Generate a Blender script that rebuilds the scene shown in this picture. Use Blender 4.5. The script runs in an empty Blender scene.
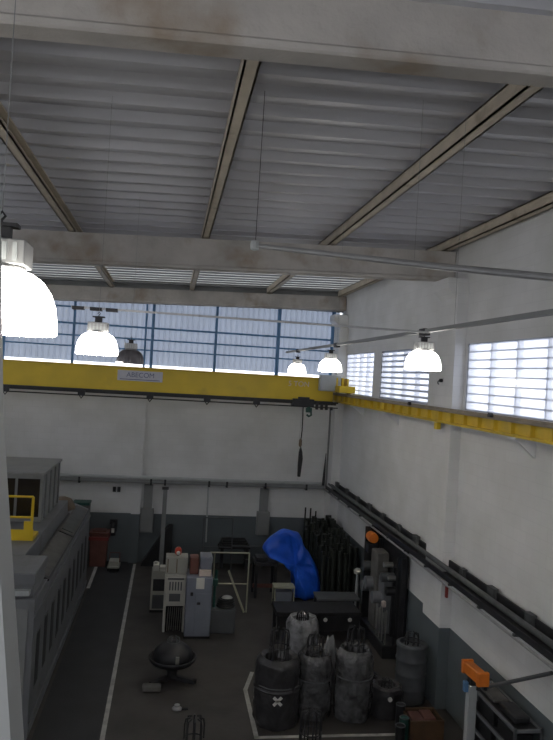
import bpy, bmesh, math, random
from mathutils import Vector, Matrix, noise
random.seed(7)
S = bpy.context.scene
COL = S.collection
PI = math.pi

# ------------------------------------------------------------------ helpers
class MB:
    """collects shapes; build() links them as ONE mesh object"""
    def __init__(s): s.bm = bmesh.new()
    def box(s, x0, x1, y0, y1, z0, z1, M=None):
        vs = [s.bm.verts.new(M @ Vector(p) if M else p) for p in
              ((x0,y0,z0),(x1,y0,z0),(x1,y1,z0),(x0,y1,z0),(x0,y0,z1),(x1,y0,z1),(x1,y1,z1),(x0,y1,z1))]
        for f in ((3,2,1,0),(4,5,6,7),(0,1,5,4),(1,2,6,5),(2,3,7,6),(3,0,4,7)):
            s.bm.faces.new([vs[i] for i in f])
        return s
    def bar(s, a, b, w, h):
        a = Vector(a); b = Vector(b); d = (b-a); L = d.length; d.normalize()
        up = Vector((0,0,1)) if abs(d.z) < .95 else Vector((0,1,0))
        x = d.cross(up).normalized(); z = x.cross(d)
        M = Matrix(((x.x,d.x,z.x,a.x),(x.y,d.y,z.y,a.y),(x.z,d.z,z.z,a.z),(0,0,0,1)))
        return s.box(-w/2,w/2,0,L,-h/2,h/2,M)
    def tube(s, pts, r, n=8, closed=False, caps=True, rs=None):
        pts = [Vector(p) for p in pts]; N = len(pts); rings = []
        prev = None
        for i, p in enumerate(pts):
            if closed: d = pts[(i+1)%N]-pts[i-1]
            else: d = pts[min(i+1,N-1)]-pts[max(i-1,0)]
            d.normalize()
            if prev is None:
                u = Vector((0,0,1)) if abs(d.z) < .9 else Vector((1,0,0))
                x = d.cross(u).normalized()
            else:
                x = (prev - d*prev.dot(d)).normalized()
            prev = x; y = d.cross(x)
            rr = rs[i] if rs else r
            rings.append([s.bm.verts.new(p + (x*math.cos(2*PI*k/n)+y*math.sin(2*PI*k/n))*rr) for k in range(n)])
        for i in range(N if closed else N-1):
            A = rings[i]; B = rings[(i+1)%N]
            for k in range(n):
                s.bm.faces.new((A[k],A[(k+1)%n],B[(k+1)%n],B[k]))
        if caps and not closed:
            s.bm.faces.new(list(reversed(rings[0]))); s.bm.faces.new(rings[-1])
        return s
    def cyl(s, a, b, r, r2=None, n=20): return s.tube([a,b], r, n, rs=[r, r if r2 is None else r2])
    def lathe(s, prof, c=(0,0,0), n=28, axis='z', wob=None):
        rings = []
        for j,(r,z) in enumerate(prof):
            ring = []
            for k in range(n):
                a = 2*PI*k/n; rr = r
                if wob: rr = r*(1+wob(a,z,j))
                p = Vector((rr*math.cos(a), rr*math.sin(a), z))
                if axis == 'y': p = Vector((p.x, p.z, p.y))
                if axis == 'x': p = Vector((p.z, p.x, p.y))
                ring.append(s.bm.verts.new(p+Vector(c)))
            rings.append(ring)
        for i in range(len(rings)-1):
            for k in range(n):
                s.bm.faces.new((rings[i][k],rings[i][(k+1)%n],rings[i+1][(k+1)%n],rings[i+1][k]))
        if prof[0][0] > 1e-4: s.bm.faces.new(list(reversed(rings[0])))
        if prof[-1][0] > 1e-4: s.bm.faces.new(rings[-1])
        return s
    def prism(s, poly, a, b, axis='y'):
        def P(p,t): return {'y':(p[0],t,p[1]),'x':(t,p[0],p[1]),'z':(p[0],p[1],t)}[axis]
        A=[s.bm.verts.new(P(p,a)) for p in poly]; B=[s.bm.verts.new(P(p,b)) for p in poly]
        n=len(poly); s.bm.faces.new(A); s.bm.faces.new(list(reversed(B)))
        for i in range(n): s.bm.faces.new((A[i],B[i],B[(i+1)%n],A[(i+1)%n]))
        return s
    def torus(s, c, R, r, n=28, m=8, axis='z', ph=0):
        pts=[]
        for k in range(n):
            a=2*PI*k/n; p=(R*math.cos(a),R*math.sin(a),0)
            if axis=='y': p=(p[0],0,p[1])
            if axis=='x': p=(0,p[0],p[1])
            pts.append(Vector(c)+Vector(p))
        return s.tube(pts,r,m,closed=True)
    def build(s, name, mat, parent=None, loc=(0,0,0), bevel=0, smooth=True, kind=None, label=None):
        bm = s.bm
        bmesh.ops.recalc_face_normals(bm, faces=bm.faces)
        me = bpy.data.meshes.new(name); bm.to_mesh(me); bm.free()
        if smooth:
            for p in me.polygons: p.use_smooth = True
            me.set_sharp_from_angle(angle=math.radians(35))
        me.materials.append(mat)
        o = bpy.data.objects.new(name, me); COL.objects.link(o); o.location = loc
        if parent: o.parent = parent
        if bevel:
            b = o.modifiers.new('bevel','BEVEL'); b.width = bevel; b.segments = 2; b.limit_method='ANGLE'
        if kind: o['kind'] = kind
        if label: o['label'] = label
        return o

def tag(o, label, cat, group=None):
    o['label']=label; o['category']=cat
    if group: o['group']=group
    return o
def thing(name, label, cat, loc=(0,0,0), rz=0, group=None):
    o = bpy.data.objects.new(name, None); COL.objects.link(o)
    o.empty_display_size=.1; o.location = loc; o.rotation_euler=(0,0,rz)
    return tag(o,label,cat,group)
def struct(name, mb, mat, loc=(0,0,0), bevel=0, label=None, parent=None, smooth=False):
    o = mb.build(name, mat, parent, loc, bevel, smooth)
    if parent is None: o['kind']='structure'
    if label: o['label']=label
    return o
def dup(root, loc, rz=0, label=None, group=None):
    r = root.copy(); COL.objects.link(r); r.location=loc; r.rotation_euler=(0,0,rz)
    if label: r['label']=label
    if group: r['group']=group
    for ch in list(root.children):
        c = ch.copy(); COL.objects.link(c); c.parent=r
        for g in list(ch.children):
            d=g.copy(); COL.objects.link(d); d.parent=c
    return r

# ------------------------------------------------------------------ materials
def mat(name, col, rough=.6, metal=0, var=.12, scale=3, bump=0, bscale=20, dirt=None, dscale=1.2, dth=.55, emit=0, stretch=None):
    m = bpy.data.materials.new(name); m.use_nodes=True
    nt=m.node_tree; N=nt.nodes; L=nt.links; b=N['Principled BSDF']
    b.inputs['Roughness'].default_value=rough; b.inputs['Metallic'].default_value=metal
    tc=N.new('ShaderNodeTexCoord'); mp=N.new('ShaderNodeMapping')
    L.new(tc.outputs['Object'],mp.inputs['Vector'])
    if stretch: mp.inputs['Scale'].default_value=stretch
    nz=N.new('ShaderNodeTexNoise'); nz.inputs['Scale'].default_value=scale; nz.inputs['Detail'].default_value=6
    L.new(mp.outputs[0],nz.inputs['Vector'])
    rp=N.new('ShaderNodeValToRGB')
    c=col
    rp.color_ramp.elements[0].position=.3; rp.color_ramp.elements[1].position=.7
    rp.color_ramp.elements[0].color=(*[max(0,x*(1-var)) for x in c],1)
    rp.color_ramp.elements[1].color=(*[min(1,x*(1+var)) for x in c],1)
    L.new(nz.outputs['Fac'],rp.inputs['Fac'])
    out=rp.outputs['Color']
    if dirt:
        n2=N.new('ShaderNodeTexNoise'); n2.inputs['Scale'].default_value=dscale; n2.inputs['Detail'].default_value=8
        L.new(mp.outputs[0],n2.inputs['Vector'])
        r2=N.new('ShaderNodeValToRGB'); r2.color_ramp.elements[0].position=dth; r2.color_ramp.elements[1].position=dth+.2
        L.new(n2.outputs['Fac'],r2.inputs['Fac'])
        mx=N.new('ShaderNodeMix'); mx.data_type='RGBA'
        L.new(r2.outputs['Color'],mx.inputs[0]); L.new(out,mx.inputs[6]); mx.inputs[7].default_value=(*dirt,1)
        out=mx.outputs[2]
    L.new(out,b.inputs['Base Color'])
    if bump:
        n3=N.new('ShaderNodeTexNoise'); n3.inputs['Scale'].default_value=bscale; n3.inputs['Detail'].default_value=4
        L.new(tc.outputs['Object'],n3.inputs['Vector'])
        bp=N.new('ShaderNodeBump'); bp.inputs['Strength'].default_value=bump; bp.inputs['Distance'].default_value=.03
        L.new(n3.outputs['Fac'],bp.inputs['Height']); L.new(bp.outputs[0],b.inputs['Normal'])
    if emit:
        L.new(out,b.inputs['Emission Color']); b.inputs['Emission Strength'].default_value=emit
    return m

def wall_mat(name, axis):
    """white painted block wall with a grey-green dado painted up to 1.55 m"""
    m = bpy.data.materials.new(name); m.use_nodes=True
    nt=m.node_tree; N=nt.nodes; L=nt.links; b=N['Principled BSDF']; b.inputs['Roughness'].default_value=.6
    tc=N.new('ShaderNodeTexCoord'); sp=N.new('ShaderNodeSeparateXYZ'); L.new(tc.outputs['Object'],sp.inputs[0])
    cb=N.new('ShaderNodeCombineXYZ')
    L.new(sp.outputs[axis],cb.inputs[0]); L.new(sp.outputs[2],cb.inputs[1])
    br=N.new('ShaderNodeTexBrick'); br.inputs['Scale'].default_value=1
    br.inputs['Brick Width'].default_value=.4; br.inputs['Row Height'].default_value=.2; br.inputs['Mortar Size'].default_value=.008
    br.inputs['Mortar Smooth'].default_value=.4
    br.inputs['Color1'].default_value=(.74,.74,.74,1); br.inputs['Color2'].default_value=(.71,.71,.71,1); br.inputs['Mortar'].default_value=(.69,.69,.69,1)
    L.new(cb.outputs[0],br.inputs['Vector'])
    nz=N.new('ShaderNodeTexNoise'); nz.inputs['Scale'].default_value=.9; nz.inputs['Detail'].default_value=8; L.new(tc.outputs['Object'],nz.inputs['Vector'])
    rp=N.new('ShaderNodeValToRGB'); rp.color_ramp.elements[0].position=.3; rp.color_ramp.elements[1].position=.65
    rp.color_ramp.elements[0].color=(.86,.86,.84,1); rp.color_ramp.elements[1].color=(1,1,1,1); L.new(nz.outputs['Fac'],rp.inputs['Fac'])
    mu=N.new('ShaderNodeMix'); mu.data_type='RGBA'; mu.blend_type='MULTIPLY'; mu.inputs[0].default_value=1
    L.new(br.outputs['Color'],mu.inputs[6]); L.new(rp.outputs['Color'],mu.inputs[7])
    lt=N.new('ShaderNodeMath'); lt.operation='LESS_THAN'; lt.inputs[1].default_value=1.55; L.new(sp.outputs[2],lt.inputs[0])
    dm=N.new('ShaderNodeMix'); dm.data_type='RGBA'; dm.blend_type='MULTIPLY'; dm.inputs[0].default_value=1
    dm.inputs[6].default_value=(.115,.135,.145,1); L.new(rp.outputs['Color'],dm.inputs[7])
    mx=N.new('ShaderNodeMix'); mx.data_type='RGBA'; L.new(lt.outputs[0],mx.inputs[0]); L.new(mu.outputs[2],mx.inputs[6]); L.new(dm.outputs[2],mx.inputs[7])
    L.new(mx.outputs[2],b.inputs['Base Color'])
    bp=N.new('ShaderNodeBump'); bp.inputs['Strength'].default_value=.18; bp.inputs['Distance'].default_value=.01
    L.new(br.outputs['Fac'],bp.inputs['Height']); bp.invert=True; L.new(bp.outputs[0],b.inputs['Normal'])
    return m

def sheet_mat(name, col, trans, amt):
    """translucent sheet: part diffuse, part light passing through"""
    m=bpy.data.materials.new(name); m.use_nodes=True; nt=m.node_tree; N=nt.nodes; L=nt.links
    for n in list(N): N.remove(n)
    o=N.new('ShaderNodeOutputMaterial'); d=N.new('ShaderNodeBsdfDiffuse'); t=N.new('ShaderNodeBsdfTranslucent'); mx=N.new('ShaderNodeMixShader')
    tc=N.new('ShaderNodeTexCoord'); nz=N.new('ShaderNodeTexNoise'); nz.inputs['Scale'].default_value=1.3; nz.inputs['Detail'].default_value=5
    L.new(tc.outputs['Object'],nz.inputs['Vector'])
    rp=N.new('ShaderNodeValToRGB'); rp.color_ramp.elements[0].position=.3; rp.color_ramp.elements[1].position=.7
    rp.color_ramp.elements[0].color=(*[c*.85 for c in trans],1); rp.color_ramp.elements[1].color=(*trans,1)
    L.new(nz.outputs['Fac'],rp.inputs['Fac']); L.new(rp.outputs['Color'],t.inputs['Color'])
    d.inputs['Color'].default_value=(*col,1); mx.inputs[0].default_value=amt
    L.new(d.outputs[0],mx.inputs[1]); L.new(t.outputs[0],mx.inputs[2]); L.new(mx.outputs[0],o.inputs['Surface'])
    return m

def pane_mat(name):
    m=bpy.data.materials.new(name); m.use_nodes=True; nt=m.node_tree; N=nt.nodes; L=nt.links
    for n in list(N): N.remove(n)
    o=N.new('ShaderNodeOutputMaterial'); a=N.new('ShaderNodeBsdfTransparent'); t=N.new('ShaderNodeBsdfTranslucent'); mx=N.new('ShaderNodeMixShader')
    g=N.new('ShaderNodeBsdfGlossy'); g.inputs['Roughness'].default_value=.15; m2=N.new('ShaderNodeMixShader'); m2.inputs[0].default_value=.06
    a.inputs['Color'].default_value=(.93,.95,1,1); t.inputs['Color'].default_value=(.9,.93,1,1)
    mx.inputs[0].default_value=.35
    L.new(a.outputs[0],mx.inputs[1]); L.new(t.outputs[0],mx.inputs[2]); L.new(mx.outputs[0],m2.inputs[1]); L.new(g.outputs[0],m2.inputs[2]); L.new(m2.outputs[0],o.inputs['Surface'])
    return m

def shade_mat(name, strength):
    m=mat(name,(.9,.88,.84),.4); b=m.node_tree.nodes['Principled BSDF']
    b.inputs['Emission Color'].default_value=(1,.96,.88,1); b.inputs['Emission Strength'].default_value=strength
    return m

M={}
M['wall_b']=wall_mat('painted_block_back',0); M['wall_r']=wall_mat('painted_block_side',1)
M['floor']=mat('floor_concrete',(.055,.049,.045),.62,0,.25,1.6,.08,12,(.03,.028,.027),.9,.56)
M['lane']=mat('dark_lane_paint',(.028,.028,.030),.6,0,.15,2)
M['line']=mat('line_paint',(.40,.39,.37),.7,0,.25,6)
M['conc']=mat('beam_concrete',(.45,.425,.395),.85,0,.2,1.4,.4,14,(.29,.23,.17),1.5,.53)
M['purlin']=mat('purlin_paint',(.52,.455,.36),.6,0,.12,3,0,20,(.25,.19,.12),2.5,.6)
M['roof']=mat('roof_sheet',(.50,.50,.525),.45,.25,.08,2,stretch=(.3,1,1))
M['white']=mat('white_paint',(.72,.72,.72),.5,0,.05,2)
M['jamb']=mat('jamb_paint',(.42,.43,.42),.5,0,.05,2)
M['blue']=mat('blue_steel',(.10,.22,.40),.5,0,.1,3)
M['yellow']=mat('yellow_enamel',(.66,.46,.015),.4,0,.07,2,0,20,(.48,.32,.02),1.5,.62)
M['raily']=mat('rail_yellow',(.60,.42,.03),.45,0,.12,3,0,20,(.32,.2,.04),2,.6)
M['flange']=mat('dusty_flange',(.25,.21,.16),.8,0,.2,4)
M['black']=mat('black_rubber',(.012,.012,.013),.55,0,.2,5)
M['dark']=mat('dark_steel',(.03,.03,.033),.5,.3,.25,5)
M['grey']=mat('grey_enamel',(.22,.225,.225),.5,0,.08,3,0,20,(.14,.14,.135),2,.62)
M['bluegrey']=mat('bluegrey_enamel',(.19,.205,.25),.45,0,.08,3)
M['mach']=mat('machine_grey',(.16,.165,.175),.5,0,.1,2.4,0,20,(.10,.095,.09),1.6,.6)
M['machtop']=mat('machine_top_dusty',(.13,.125,.115),.8,0,.2,4)
M['beige']=mat('beige_enamel',(.36,.355,.31),.5,0,.08,3)
M['offw']=mat('offwhite_enamel',(.50,.49,.44),.45,0,.08,3)
M['tray']=mat('tray_steel',(.10,.105,.105),.6,.3,.2,4)
M['galv']=mat('galvanised',(.38,.38,.38),.45,.5,.12,5)
M['pale']=mat('pale_grey_paint',(.42,.44,.44),.5,0,.08,3)
M['orange']=mat('orange_enamel',(.72,.19,.02),.45,0,.08,4)
M['red']=mat('red_enamel',(.20,.03,.025),.45,0,.12,4)
M['rust']=mat('redbrown_plastic',(.13,.048,.036),.6,0,.2,4)
M['tarp']=mat('blue_tarp',(.012,.10,.62),.38,0,.15,3,.4,7)
M['clear']=mat('plastic_wrap',(.25,.25,.26),.28,0,.35,7,.9,13,(.05,.05,.05),5,.5)
M['wrapd']=mat('dark_plastic_wrap',(.035,.034,.036),.3,0,.3,6,.45,9)
M['wrapg']=mat('grey_plastic_wrap',(.09,.09,.093),.26,0,.35,6,.9,12,(.025,.025,.026),4,.52)
M['drum']=mat('grey_drum',(.085,.09,.095),.5,0,.12,4)
M['steel']=mat('bright_steel',(.50,.49,.47),.3,.8,.1,5)
M['green']=mat('green_paint',(.015,.07,.055),.5,0,.15,4)
M['rod']=mat('oiled_rod',(.035,.040,.033),.45,.4,.3,6)
M['glass']=mat('dark_glass',(.02,.016,.014),.15,0,.1,3)
M['paper']=mat('paper',(.68,.67,.62),.8,0,.04,5)
M['brown']=mat('brown_card',(.16,.12,.085),.8,0,.2,5)
M['lilac']=mat('pinkish_plate',(.62,.52,.46),.5,0,.05,5)
M['plate']=mat('name_plate',(.52,.52,.56),.4,0,.06,6)
M['ink']=mat('plate_ink',(.12,.13,.22),.6)
M['pane']=pane_mat('frosted_pane')
M['clad']=sheet_mat('translucent_sheet',(.42,.45,.50),(.72,.82,1.0),.16)
M['sky']=sheet_mat('skylight_sheet',(.45,.45,.44),(.85,.85,.83),.30)
M['lit']=shade_mat('lit_shade',12.0)
M['unlit']=mat('ribbed_shade',(.17,.16,.17),.35,.2,.3,8)
M['glow']=shade_mat('painted_glow',2.5)  # emission for the glow painted on the unlit lamp
M['sig']=mat('signal_red',(.5,.06,.03),.3)

# ------------------------------------------------------------------ the hall
XR=5.6; YB=22.5; XL=-8.5; YN=-4.0
TILT=.035
def rz_(x): return TILT*x
struct('floor', MB().box(XL,XR,YN,YB,-.2,0), M['floor'])
struct('lane_paint', MB().box(-1.9,-.8,2,YB-.02,.001,.003), M['lane'])
struct('trim_1', MB().box(-.80,-.72,2,YB-.3,.001,.005), M['line'], label='long white painted line along the right of the dark lane')
struct('trim_2', MB().box(-1.95,-1.86,19.75,YB-.1,.001,.005), M['line'], label='white painted line between the lane and the grey machine')
b=MB(); b.box(1.78,1.86,11.7,13.55,.001,.005); b.box(1.78,4.6,11.68,11.76,.001,.005)
b.bar((1.82,13.5,.003),(2.05,14.3,.003),.08,.004)
struct('trim_3', b, M['line'], label='white painted corner line around the wrapped carriers')

b=MB(); b.box(XL-.2,XL,YN,YB+.2,0,5.5); b.box(XL-.2,XL,YN,YB+.2,7.1,9.2)
for y in (YN,4.3,8.9,13.0,17.6,22.0): b.box(XL-.2,XL,y,y+.6,5.5,7.1)
struct('wall_left',b,M['wall_r'],label='white block wall on the left beyond the frame')
b=MB(); b.box(XL,XR,YN-.2,YN,0,5.2); b.box(XL,XR,YN-.2,YN,8.3,9.3)
for x in (XL,-4.2,.2,XR-.6): b.box(x,x+.6,YN-.2,YN,5.2,8.3)
struct('wall_near',b,M['wall_b'],label='white block wall behind the camera with a high opening')
struct('wall_back', MB().box(XL,XR,YB,YB+.2,0,6.14), M['wall_b'])
# upper translucent cladding, ribbed sheet
b=MB(); xs=[]; x=XL; k=0
ribs=[(0,0),(.09,0),(.115,.035),(.155,.035),(.18,0)]
prof=[]
while x<XR:
    for dx,dy in ribs: prof.append((x+dx,YB+.24-dy))
    x+=.18
prof=[p for i,p in enumerate(prof) if p[0]<=XR and (i==0 or p[0]-prof[i-1][0]>1e-5)]
lo=[b.bm.verts.new((p[0],p[1],6.31)) for p in prof]; hi=[b.bm.verts.new((p[0],p[1],8.45)) for p in prof]
for i in range(len(prof)-1): b.bm.faces.new((lo[i],lo[i+1],hi[i+1],hi[i]))
struct('wall_back_cladding', b, M['clad'], label='translucent ribbed sheet wall above the back masonry')
struct('wall_back_shadow_strip',MB().box(XL,XR,YB+.02,YB+.24,8.45,9.3),M['grey'],label='grey strip standing in for the shadow gap between far beam and roof')  # opaque grey fill painting the shadow gap above the far beam
n=4
for x,w in ((-7.3,.07),(-5.2,.07),(-3.1,.07),(-.86,.06),(-.64,.09),(1.40,.08),(3.46,.11),(5.30,.11)):
    struct('trim_%d'%n, MB().box(x-w/2,x+w/2,YB+.06,YB+.16,6.14,8.45), M['blue'], label='blue steel upright of the upper back wall'); n+=1
for z,h in ((6.78,.045),(7.12,.05),(7.50,.06),(8.02,.05)):
    struct('trim_%d'%n, MB().box(XL,XR,YB+.10,YB+.17,z-h/2,z+h/2), M['blue'], label='blue steel rail of the upper back wall'); n+=1

# right wall with three window openings
WIN=[(8.75,12.52,'w'),(14.45,18.0,'w'),(18.68,21.7,'w')]
WZ0,WZ1=5.76,7.03
b=MB(); b.box(XR,XR+.2,YN,YB+.2,0,WZ0); b.box(XR,XR+.2,YN,YB+.2,WZ1,9.4)
ys=[YN]+[v for w in WIN for v in w[:2]]+[YB+.2]
for i in range(0,len(ys),2): b.box(XR,XR+.2,ys[i],ys[i+1],WZ0,WZ1)
struct('wall_right', b, M['wall_r'])
for i,(y0,y1,_) in enumerate(WIN):
    rows,cols,hb,vb=((8,4,.026,.04),(9,4,.052,.04),(9,4,.028,.035))[i]
    b=MB(); H=WZ1-WZ0
    for k in range(cols+1):
        y=y0+(y1-y0)*k/cols; y=min(max(y,y0+vb/2),y1-vb/2); b.box(XR+.03,XR+.13,y-vb/2,y+vb/2,WZ0,WZ1)
    for k in range(rows+1):
        z=WZ0+H*k/rows; z=min(max(z,WZ0+hb/2),WZ1-hb/2); b.box(XR+.03,XR+.13,y0,y1,z-hb/2,z+hb/2)
    f=struct('window_%d'%(i+1), b, M['white'], label='concrete louvre grid window in the right wall')
    MB().box(XR+.012,XR+.022,y0,y1,WZ0,WZ1).build('window_pane', M['pane'], f)
# pilasters with corbels
for i,(y0,y1) in enumerate(((3.9,4.8),(12.62,13.5),(21.75,22.5))):
    b=MB(); x0=XR-.22 if i<2 else XR-.28
    b.box(x0,XR,y0,y1,0,8.22)
    b.prism([(XR,7.7),(x0-.18,8.1),(x0-.18,8.30),(XR,8.30)],y0+.05,y1-.05)
    struct('pilaster',b,M['wall_r'],label=['white pilaster under the nearest roof beam','white pilaster between the right wall windows','white pilaster in the far right corner'][i])
struct('pilaster',MB().box(-.98,-.70,YB-.14,YB,0,6.14),M['wall_b'],label='white pilaster in the middle of the back wall')

# concrete beams (I-section, follow the slope of the roof)
def beam(yc,zb,h,w,label):
    b=MB(); fl=.05
    fl=.02; sec=[(-w/2-fl,.015),(-w/2-fl+.015,0),(w/2+fl-.015,0),(w/2+fl,.015),(w/2+fl,.05),(w/2,.07),(w/2,h),(-w/2,h),(-w/2,.07),(-w/2-fl,.05)]
    A=[b.bm.verts.new((XL,yc+p[0],zb+p[1]+rz_(XL))) for p in sec]; B=[b.bm.verts.new((XR-.02,yc+p[0],zb+p[1]+rz_(XR))) for p in sec]
    n_=len(sec); b.bm.faces.new(A); b.bm.faces.new(list(reversed(B)))
    for i in range(n_): b.bm.faces.new((A[i],B[i],B[(i+1)%n_],A[(i+1)%n_]))
    return struct('roof_beam',b,M['conc'],label=label)
beam(4.36,8.22,.40,.17,'nearest concrete roof beam across the top')
beam(13.45,8.15,.58,.30,'middle concrete roof beam above the hanging lamps')
beam(22.28,8.28,.46,.30,'farthest concrete roof beam over the blue framed wall')
# purlins, one per bay
ZP=8.76
for x in (-7.0,-4.5,-1.98,.52,3.02,5.42):
    for j,(y0,y1) in enumerate(((YN,4.72),(4.72,13.45),(13.45,22.4))):
        b=MB(); z=ZP+rz_(x); w=.14;h=.19;t=.02
        b.box(x-w/2,x-w/2+t,y0,y1,z,z+h); b.box(x-w/2,x+w/2,y0,y1,z,z+t); b.box(x-w/2,x+w/2,y0,y1,z+h-t,z+h); b.box(x+w/2-t,x+w/2,y0,y1,z,z+.05)
        struct('purlin',b,M['purlin'],label='tan steel purlin under the ribbed roof')
# ribbed roof sheet, the far bay in translucent sheet
def roof(name,y0,y1,m,label):
    b=MB(); prof=[]; y=y0
    while y<y1-.02:
        prof+= [(y,.105),(y+.28,.105),(y+.33,0),(y+.43,0)]; y+=.51
    prof.append((y,.105))
    A=[b.bm.verts.new((XL-.2,p[0],8.96+p[1]+rz_(XL-.2))) for p in prof]; B=[b.bm.verts.new((XR+.2,p[0],8.96+p[1]+rz_(XR+.2))) for p in prof]
    for i in range(len(prof)-1): b.bm.faces.new((A[i],A[i+1],B[i+1],B[i]))
    return struct(name,b,m,label=label)
roof('ceiling',YN-.2,YN-.2+.51*38,M['roof'],'grey ribbed metal roof sheets')
roof('ceiling_skylight',YN-.2+.51*38,YB+.4,M['sky'],'translucent ribbed roof sheets of the far bay')
b=MB(); y=YN-.2+.51*38
while y<YB: b.box(XL,XR,y-.02,y+.24,8.935,8.945); y+=.51
for v in b.bm.verts: v.co.z+=rz_(v.co.x)
struct('light_stripe_strips',b,M['grey'],label='opaque strips added under the translucent roof sheets to stripe their light')  # strips added only to break the far roof light into stripes
# pale jamb of the opening the picture is taken through
b=MB(); zs=[0,5.1,6.03,9.0]
xr=[-.35,-.358,-.470,-.685]
L_=[]
for z,x in zip(zs,xr): L_.append([b.bm.verts.new(p) for p in ((-.9,1.95,z),(x,1.95,z),(x,2.1,z),(-.9,2.1,z))])
b.bm.faces.new(L_[0]); b.bm.faces.new(L_[-1])
for i in range(3):
    for k in range(4): b.bm.faces.new((L_[i][k],L_[i][(k+1)%4],L_[i+1][(k+1)%4],L_[i+1][k]))
struct('opening_jamb',b,M['jamb'],label='pale jamb close to the camera on the left')

# ------------------------------------------------------------------ crane
cr=thing('bridge_crane','long yellow overhead travelling crane spanning in front of the back wall','crane',(0,20.8,5.45))
b=MB(); b.box(-8.3,4.95,-.18,.18,.06,.74); b.box(-8.3,4.95,-.24,.24,.74,.77); b.build('girder',M['yellow'],cr,bevel=.006)
b=MB(); b.box(4.95,5.45,-.9,.9,.36,.56); b.box(4.97,5.02,-.45,.45,.56,.80); b.box(5.14,5.2,-.45,.45,.56,.80); b.box(5.3,5.36,-.45,.45,.56,.78)
b.build('end_carriage',M['yellow'],cr,bevel=.01)
for y in (-.7,.7): MB().lathe([(.02,-.05),(.12,-.05),(.12,.05),(.02,.05)],(5.3,y,.445),axis='x').build('wheel',M['dark'],cr)
b=MB(); b.box(4.47,5.12,-.42,-.2,.38,.86); 
cb=b.build('control_cabinet',M['pale'],cr,bevel=.015)
MB().box(4.52,5.07,-.435,-.42,.42,.82).build('cabinet_door',M['pale'],cb,bevel=.005)
pl=MB().box(-1.52,-.22,-.20,-.182,.36,.66).build('name_plate',M['plate'],cr)
def text(name,body,size,loc,m,parent,rot=(PI/2,0,0),ext=.002):
    cu=bpy.data.curves.new(name,'FONT'); cu.body=body; cu.size=size; cu.align_x='CENTER'; cu.align_y='CENTER'; cu.extrude=ext
    t=bpy.data.objects.new(name,cu); COL.objects.link(t)
    bpy.context.view_layer.update()
    me=bpy.data.meshes.new_from_object(t.evaluated_get(bpy.context.evaluated_depsgraph_get()))
    bpy.data.objects.remove(t)
    o=bpy.data.objects.new(name,me); COL.objects.link(o); me.materials.clear(); me.materials.append(m)
    o.location=loc; o.rotation_euler=rot; o.parent=parent; return o
text('lettering','ABECOM',.2,(-.86,-.204,.53),M['ink'],pl)
MB().box(-1.45,-.3,-.205,-.199,.39,.41).build('stripe',M['ink'],pl)
text('capacity_lettering','5 TON',.22,(3.87,-.186,.54),M['lilac'],cr)
# festoon track hung under the girder
MB().box(-8.3,4.95,-.22,.22,-.05,.06).build('bottom_rail',M['dark'],cr)
b=MB(); b.box(-8.3,5.1,-.30,-.24,.0,.05); b.box(-8.3,5.1,-.05,.05,-.06,.03); b.tube([(-8.3,-.27,-.13),(5.1,-.27,-.13)],.018)
b.build('festoon_track',M['dark'],cr)
for x in (-6.6,-4.6,-2.5,-.55,1.12,2.6):
    b=MB(); b.box(x-.1,x+.1,-.32,-.22,-.14,.02); b.tube([(x-.08,-.27,-.1),(x,-.27,-.22),(x+.08,-.27,-.1)],.02)
    b.build('cable_trolley',M['dark'],cr)
b=MB(); b.box(3.7,4.35,-.32,.1,-.12,.10); b.box(3.85,4.2,-.34,-.26,.05,.16)
for x in (4.45,4.6,4.75,4.9): b.box(x-.04,x+.04,-.3,-.22,-.2,.02)
h=b.build('hoist_trolley',M['dark'],cr,bevel=.01)
b=MB(); b.cyl((4.20,-.26,-.05),(4.20,-.26,-.22),.05); b.tube([(4.20+.0,-.26,-.22),(4.28,-.26,-.28),(4.29,-.26,-.38),(4.22,-.26,-.42),(4.15,-.26,-.37)],.03); b.box(4.12,4.3,-.3,-.22,-.30,-.16)
b.build('hook_block',M['green'],h)
MB().box(4.78,5.06,-.36,-.3,-.10,-.05).build('lamp_strip',M['paper'],cr)
# pendant control hanging on its cable
p=thing('pendant_control','black pendant push button control hanging on a cable from the crane','control',(4.02,20.5,3.2))
b=MB(); b.tube([(0,0,2.15),(.01,0,1.4),(-.02,0,.95)],.018); b.build('cable',M['dark'],p)
MB().tube([(-.03,.02,2.1),(-.05,.02,1.2),(-.03,.02,-.1)],.007,6).build('strain_wire',M['pale'],p)
MB().lathe([(.015,1.15),(.045,1.1),(.05,.95),(.02,.9)],(-.02,0,0),14).build('strain_relief',M['brown'],p)
MB().prism([(-.05,0),(.03,0),(.075,.55),(.05,.75),(0,.92),(-.05,.75),(-.06,.4)],-.05,.05).build('handset',M['black'],p,bevel=.01)

# runway along the right wall
rw=thing('crane_runway','yellow crane runway beam running along the right wall','beam',(5.3,0,5.5))
b=MB(); b.box(-.02,.02,YN,22,0,.2); b.box(-.10,.10,YN,22,-.02,.02); 
for k in range(24):
    y=8.2+k*.58; b.box(-.09,-.02,y-.012,y+.012,.02,.2)
b.build('beam',M['raily'],rw)
b=MB(); b.box(-.12,.16,YN,22,.2,.225); b.build('top_flange',M['flange'],rw)
MB().box(-.03,.03,YN,22,.225,.27).build('rail_head',M['flange'],rw)
for y in (6.2,9.9,13.05,16.3,19.4):
    b=MB(); b.box(-.09,.30,y-.12,y+.12,-.06,-.02); b.prism([(.30,-.06),(-.02,-.06),(.30,-.34)],y-.04,y+.04); b.build('bracket',M['white'],rw)
MB().box(-.10,-.02,12.85,13.0,-.16,-.03).build('rail_clip',M['yellow'],rw)
for y in (10.7,14.6): MB().lathe([(.01,-.03),(.05,-.03),(.05,.03),(.01,.03)],(-.06,y,.25),12,axis='x').build('stop_bolt',M['black'],rw)

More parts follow.
